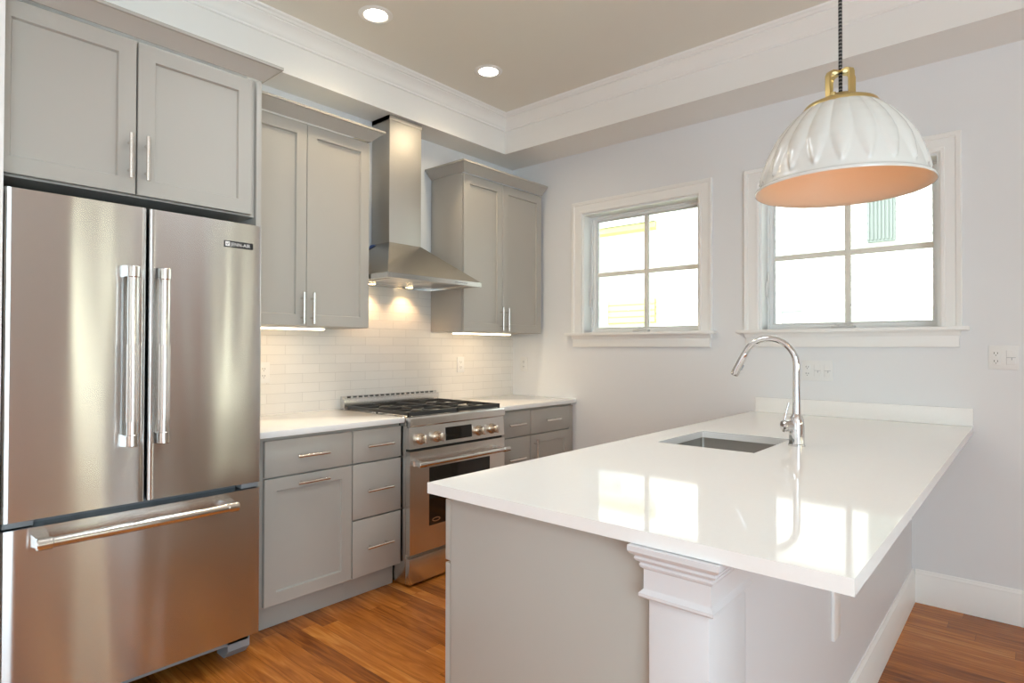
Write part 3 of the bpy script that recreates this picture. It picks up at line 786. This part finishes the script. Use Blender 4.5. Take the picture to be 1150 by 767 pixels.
h0 = hc + hv * .048 + Vector((0, 0, .015))
s = MB().tube([h0, h0 + Vector((.004, .004, .025)), h0 + Vector((.014, .012, .075))], [.005, .0045, .0035], 12)
obj('lever', s, 'chrome', hh)

# bracket under the overhang
s = MB().box(2.7305, 2.740, -1.632, -1.557, .387, .884, .001).box(2.740, 2.930, -1.632, -1.557, .8745, .884, .001)
tag(obj('support_bracket', s, 'trim'), 'white painted steel bracket on the peninsula wall holding the worktop overhang', 'bracket')

# ------------------------------------------------------------------ outlets and switches
def duplex(s, bl, f, u, v):
    """duplex receptacle face centred at u,v"""
    for dv_ in (-.019, .019):
        bl.append((u - .0075, u - .0050, v + dv_ - .002, v + dv_ + .0065)); bl.append((u + .0050, u + .0075, v + dv_ - .002, v + dv_ + .0055)); bl.append((u - .002, u + .002, v + dv_ - .010, v + dv_ - .0065))
def plate(label, face, u0, u1, v0, v1, elems, group=None):
    if face == 'back': F = lambda u, h, v: (u, -h, v)
    else: F = lambda u, h, v: (.008 + h, u, v)
    def bx(s, a0, a1, b0, b1, h0, h1, bev=0):
        p = F(a0, h0, b0); q = F(a1, h1, b1)
        s.box(min(p[0], q[0]), max(p[0], q[0]), min(p[1], q[1]), max(p[1], q[1]), min(p[2], q[2]), max(p[2], q[2]), bev)
    t = thing('outlet_plate', label, 'outlet', F((u0 + u1) / 2, 0, (v0 + v1) / 2), group)
    s = MB(); bx(s, u0, u1, v0, v1, .0005, .006, .002); obj('cover_plate', s, 'white', t)
    n = len(elems); wd = (u1 - u0) / n; vc = (v0 + v1) / 2
    for k, e in enumerate(elems):
        uc = u0 + wd * (k + .5); bl = []
        s = MB(); bx(s, uc - .0165, uc + .0165, vc - .034, vc + .034, .005, .0075 if e != 's' else .009, .001)
        r = obj('receptacle' if e == 'o' else 'rocker_switch', s, 'white', t)
        k2 = MB()
        if e == 'o':
            duplex(s, bl, F, uc, vc)
            for side in (bl[:3], bl[3:]):
                k2 = MB()
                for b in side: bx(k2, *b, .0074, .0079)
                obj('socket_slots', k2, 'black', r)
        else:
            bx(k2, uc - .0165, uc + .0165, vc - .0008, vc + .0008, .0088, .0093); bx(k2, uc - .0172, uc - .0166, vc - .034, vc + .034, .006, .0070)
            bx(k2, uc + .001, uc + .0035, vc - .012, vc - .001, .0090, .0094)
            obj('switch_seam', k2, 'greyplastic', r)
plate('white double plate with outlet and switch, on the window wall right of the big window', 'back', 3.043, 3.155, 1.195, 1.310, 'os')
plate('white triple plate with outlet and two switches, below the window behind the faucet', 'back', 2.208, 2.366, 1.112, 1.226, 'oss')
plate('white outlet plate on the window wall just past the end of the tiles', 'back', .092, .164, 1.105, 1.220, 'o')
plate('white outlet plate on the tiles beside the refrigerator', 'left', -2.134, -2.062, 1.095, 1.210, 'o')
plate('white outlet plate on the tiles right of the range', 'left', -.632, -.560, 1.112, 1.226, 'o')

# ------------------------------------------------------------------ pendant lamp
px, py, pz = 2.791, -1.769, 1.749
pt_ = thing('pendant_lamp', 'large white fluted dome pendant with brass fitting hanging over the peninsula', 'pendant lamp', (px, py, pz))
def shade():
    s = MB(); n = 336; NP = 21
    prof = [(.0, .228), (.003, .2295), (.007, .2285), (.010, .223), (.014, .216), (.020, .2125)] + [(z, None) for z in [.028 + .0058 * k for k in range(36)]] + [(.240, .084), (.246, .070)]
    def base(z):
        # smooth dome
        K = [(.014, .214), (.05, .209), (.08, .202), (.11, .192), (.14, .177), (.17, .157), (.20, .132), (.225, .106), (.24, .084), (.25, .066)]
        for (a, ra), (b, rb) in zip(K, K[1:]):
            if z <= b: return ra + (rb - ra) * (z - a) / (b - a)
        return K[-1][1]
    rings = []
    for z, r in prof:
        R = []
        for k in range(n):
            th = 2 * PI * k / n; ph = (k * NP / n) % 1; u = abs(2 * ph - 1)
            rr_ = r if r is not None else base(z)
            if z > .024:
                w_ = min(1, max(0.0, (z - .030) / .085)) ** .6
                fade = 1 if z < .2 else max(0, (.245 - z) / .045)
                if w_ > .01: rr_ += (.0070 * max(0, 1 - (u / w_) ** 2) - .0035 * w_) * fade * (rr_ / .2)
            R.append(s.bm.verts.new((px + rr_ * math.cos(th), py + rr_ * math.sin(th), pz + z)))
        rings.append(R)
    for a, b in zip(rings, rings[1:]):
        for k in range(n): s.bm.faces.new((a[k], a[(k + 1) % n], b[(k + 1) % n], b[k]))
    return s
obj('lamp_shade', shade(), 'shade', pt_, angle=60)
s = MB().lathe([(.2275, .0005), (.2245, .002), (.214, .012), (.205, .05), (.198, .08), (.187, .11), (.172, .14), (.152, .17), (.127, .20), (.100, .225), (.066, .243), (0, .246)], (px, py, pz), n=96)
obj('shade_lining', s, 'copper', pt_, angle=60)
s = MB().lathe([(0, .248), (.066, .248), (.088, .234), (.096, .222), (.100, .223), (.100, .233), (.094, .242), (.070, .253), (.045, .262), (.040, .268), (0, .268)], (px, py, pz), n=64)
bp_ = obj('brass_cap', s, 'brass', pt_, angle=40)
for k in range(3):
    s = MB(); a = 2 * PI * k / 3 + .5; s.cyl((px + .073 * math.cos(a), py + .073 * math.sin(a), pz + .248), (px + .073 * math.cos(a), py + .073 * math.sin(a), pz + .258), .006, n=12)
    obj('cap_screw', s, 'brass', bp_)
s = MB(); Wd = .041
for ang in (.93, .93 + PI / 2):
    c_, s_ = math.cos(ang), math.sin(ang)
    path = [(-Wd, .262), (-Wd, .325), (-Wd + .004, .334), (-Wd + .012, .338), (Wd - .012, .338), (Wd - .004, .334), (Wd, .325), (Wd, .262)]
    pr = [(-.003, -.0085), (.003, -.0085), (.003, .0085), (-.003, .0085)]
    s.sweep(path, pr, to3=lambda u, v, h: (px + u * c_ - h * s_, py + u * s_ + h * c_, pz + v))
obj('yoke', s, 'brass', pt_)
obj('cord', MB().cyl((px, py, pz + .266), (px, py, CZ - .03), .0052, n=12), 'cord', pt_)
obj('ceiling_canopy', MB().lathe([(0, CZ - .03), (.05, CZ - .03), (.062, CZ - .022), (.064, CZ - .0004), (0, CZ - .0004)], (px, py, 0), n=40), 'brass', pt_)
obj('light_bulb', MB().lathe([(0, .095), (.020, .100), (.030, .120), (.028, .145), (.015, .170), (.013, .200), (.013, .245), (0, .2455)], (px, py, pz), n=28), 'bulb', pt_)
pl = bpy.data.lights.new('pendant_bulb', 'POINT'); pl.energy = .3; pl.color = (1, .70, .42); pl.shadow_soft_size = .03
plo = bpy.data.objects.new('pendant_bulb', pl); col.objects.link(plo); plo.location = (px, py, pz + .07)

# ------------------------------------------------------------------ outside
struct('wall_garden_right', MB().box(9.5, 9.8, -14, 3, -.9, 7), 'dimsiding')  # unseen wall, added to dim the sky in the right-hand windows
struct('wall_garden_front', MB().box(-2, 9.5, -15.3, -15, -.9, 7), 'dimsiding')  # unseen wall, added to dim the sky in the rear window
struct('ground', MB().box(-12, 14, .2, 16, -.9, -.7), 'grass')
hs = thing('neighbour_house', 'white clapboard house seen through both windows', 'house', (4.2, 8, -.7))
s = MB().box(-1.83, 10, 6, 10, -.7, 7.2)
for k in range(66): s.poly([(-1.83, 6, -.6 + k * .115), (-1.83, 5.985, -.6 + k * .115), (-1.83, 5.998, -.6 + (k + 1) * .115)], (11.83, 0, 0))
obj('clapboard_wall', s, 'siding', hs, smooth=False)
def nwin(par, x0, x1, z0, z1, y, frame='siding', pane='extglass'):
    f = obj('window', MB().sweep([(x0, z0), (x0, z1), (x1, z1), (x1, z0)], [(0, y), (0, y - .05), (.07, y - .05), (.09, y)], to3=lambda u, v, h: (u, h, v), closed=True), frame, par)
    obj('window_pane', MB().box(x0, x1, y - .03, y - .01, z0, z1), pane, f)
nwin(hs, .30, .60, .9, 1.87, 5.985); nwin(hs, 2.20, 2.50, .9, 1.87, 5.985)
s = MB().box(1.452, 1.786, 5.93, 5.98, 2.79, 4.2)
for k in range(7): s.box(1.462 + k * .046, 1.482 + k * .046, 5.915, 5.93, 2.82, 4.17)
obj('shutter', s, 'shutter', hs)
s = MB().box(2.28, 2.60, 5.93, 5.98, 2.99, 4.2)
obj('shutter', s, 'shutter', hs)
obj('roof', MB().hull([(-2.1, 5.7, 7.2), (10.3, 5.7, 7.2), (-2.1, 10.3, 7.2), (10.3, 10.3, 7.2), (-2.1, 8, 9.2), (10.3, 8, 9.2)]), 'roof', hs)
hy = thing('neighbour_house', 'yellow and white house at the left of the left window', 'house', (-4.5, 8, -.7))
obj('house_wall', MB().box(-7, -1.86, 6.2, 10, -.7, 3.45), 'siding', hy)
s = MB().box(-7, -1.87, 6.02, 6.2, 1.76, 2.20)
for k in range(4): s.box(-7, -1.87, 6.005, 6.02, 1.77 + k * .11, 1.86 + k * .11)
obj('porch_band', s, 'yellow', hy)
obj('cornice', MB().box(-7.1, -1.84, 5.95, 6.25, 3.45, 3.55, .01), 'yellow', hy)
obj('roof', MB().hull([(-7.2, 5.9, 3.56), (-1.84, 5.9, 3.56), (-7.2, 10, 3.56), (-1.84, 10, 3.56), (-7.2, 9, 4.4), (-1.84, 9, 4.4)]), 'siding', hy)
nwin(hy, -3.6, -2.62, 2.45, 3.22, 6.2)
nwin(hy, -3.3, -2.92, 1.80, 2.08, 6.0)
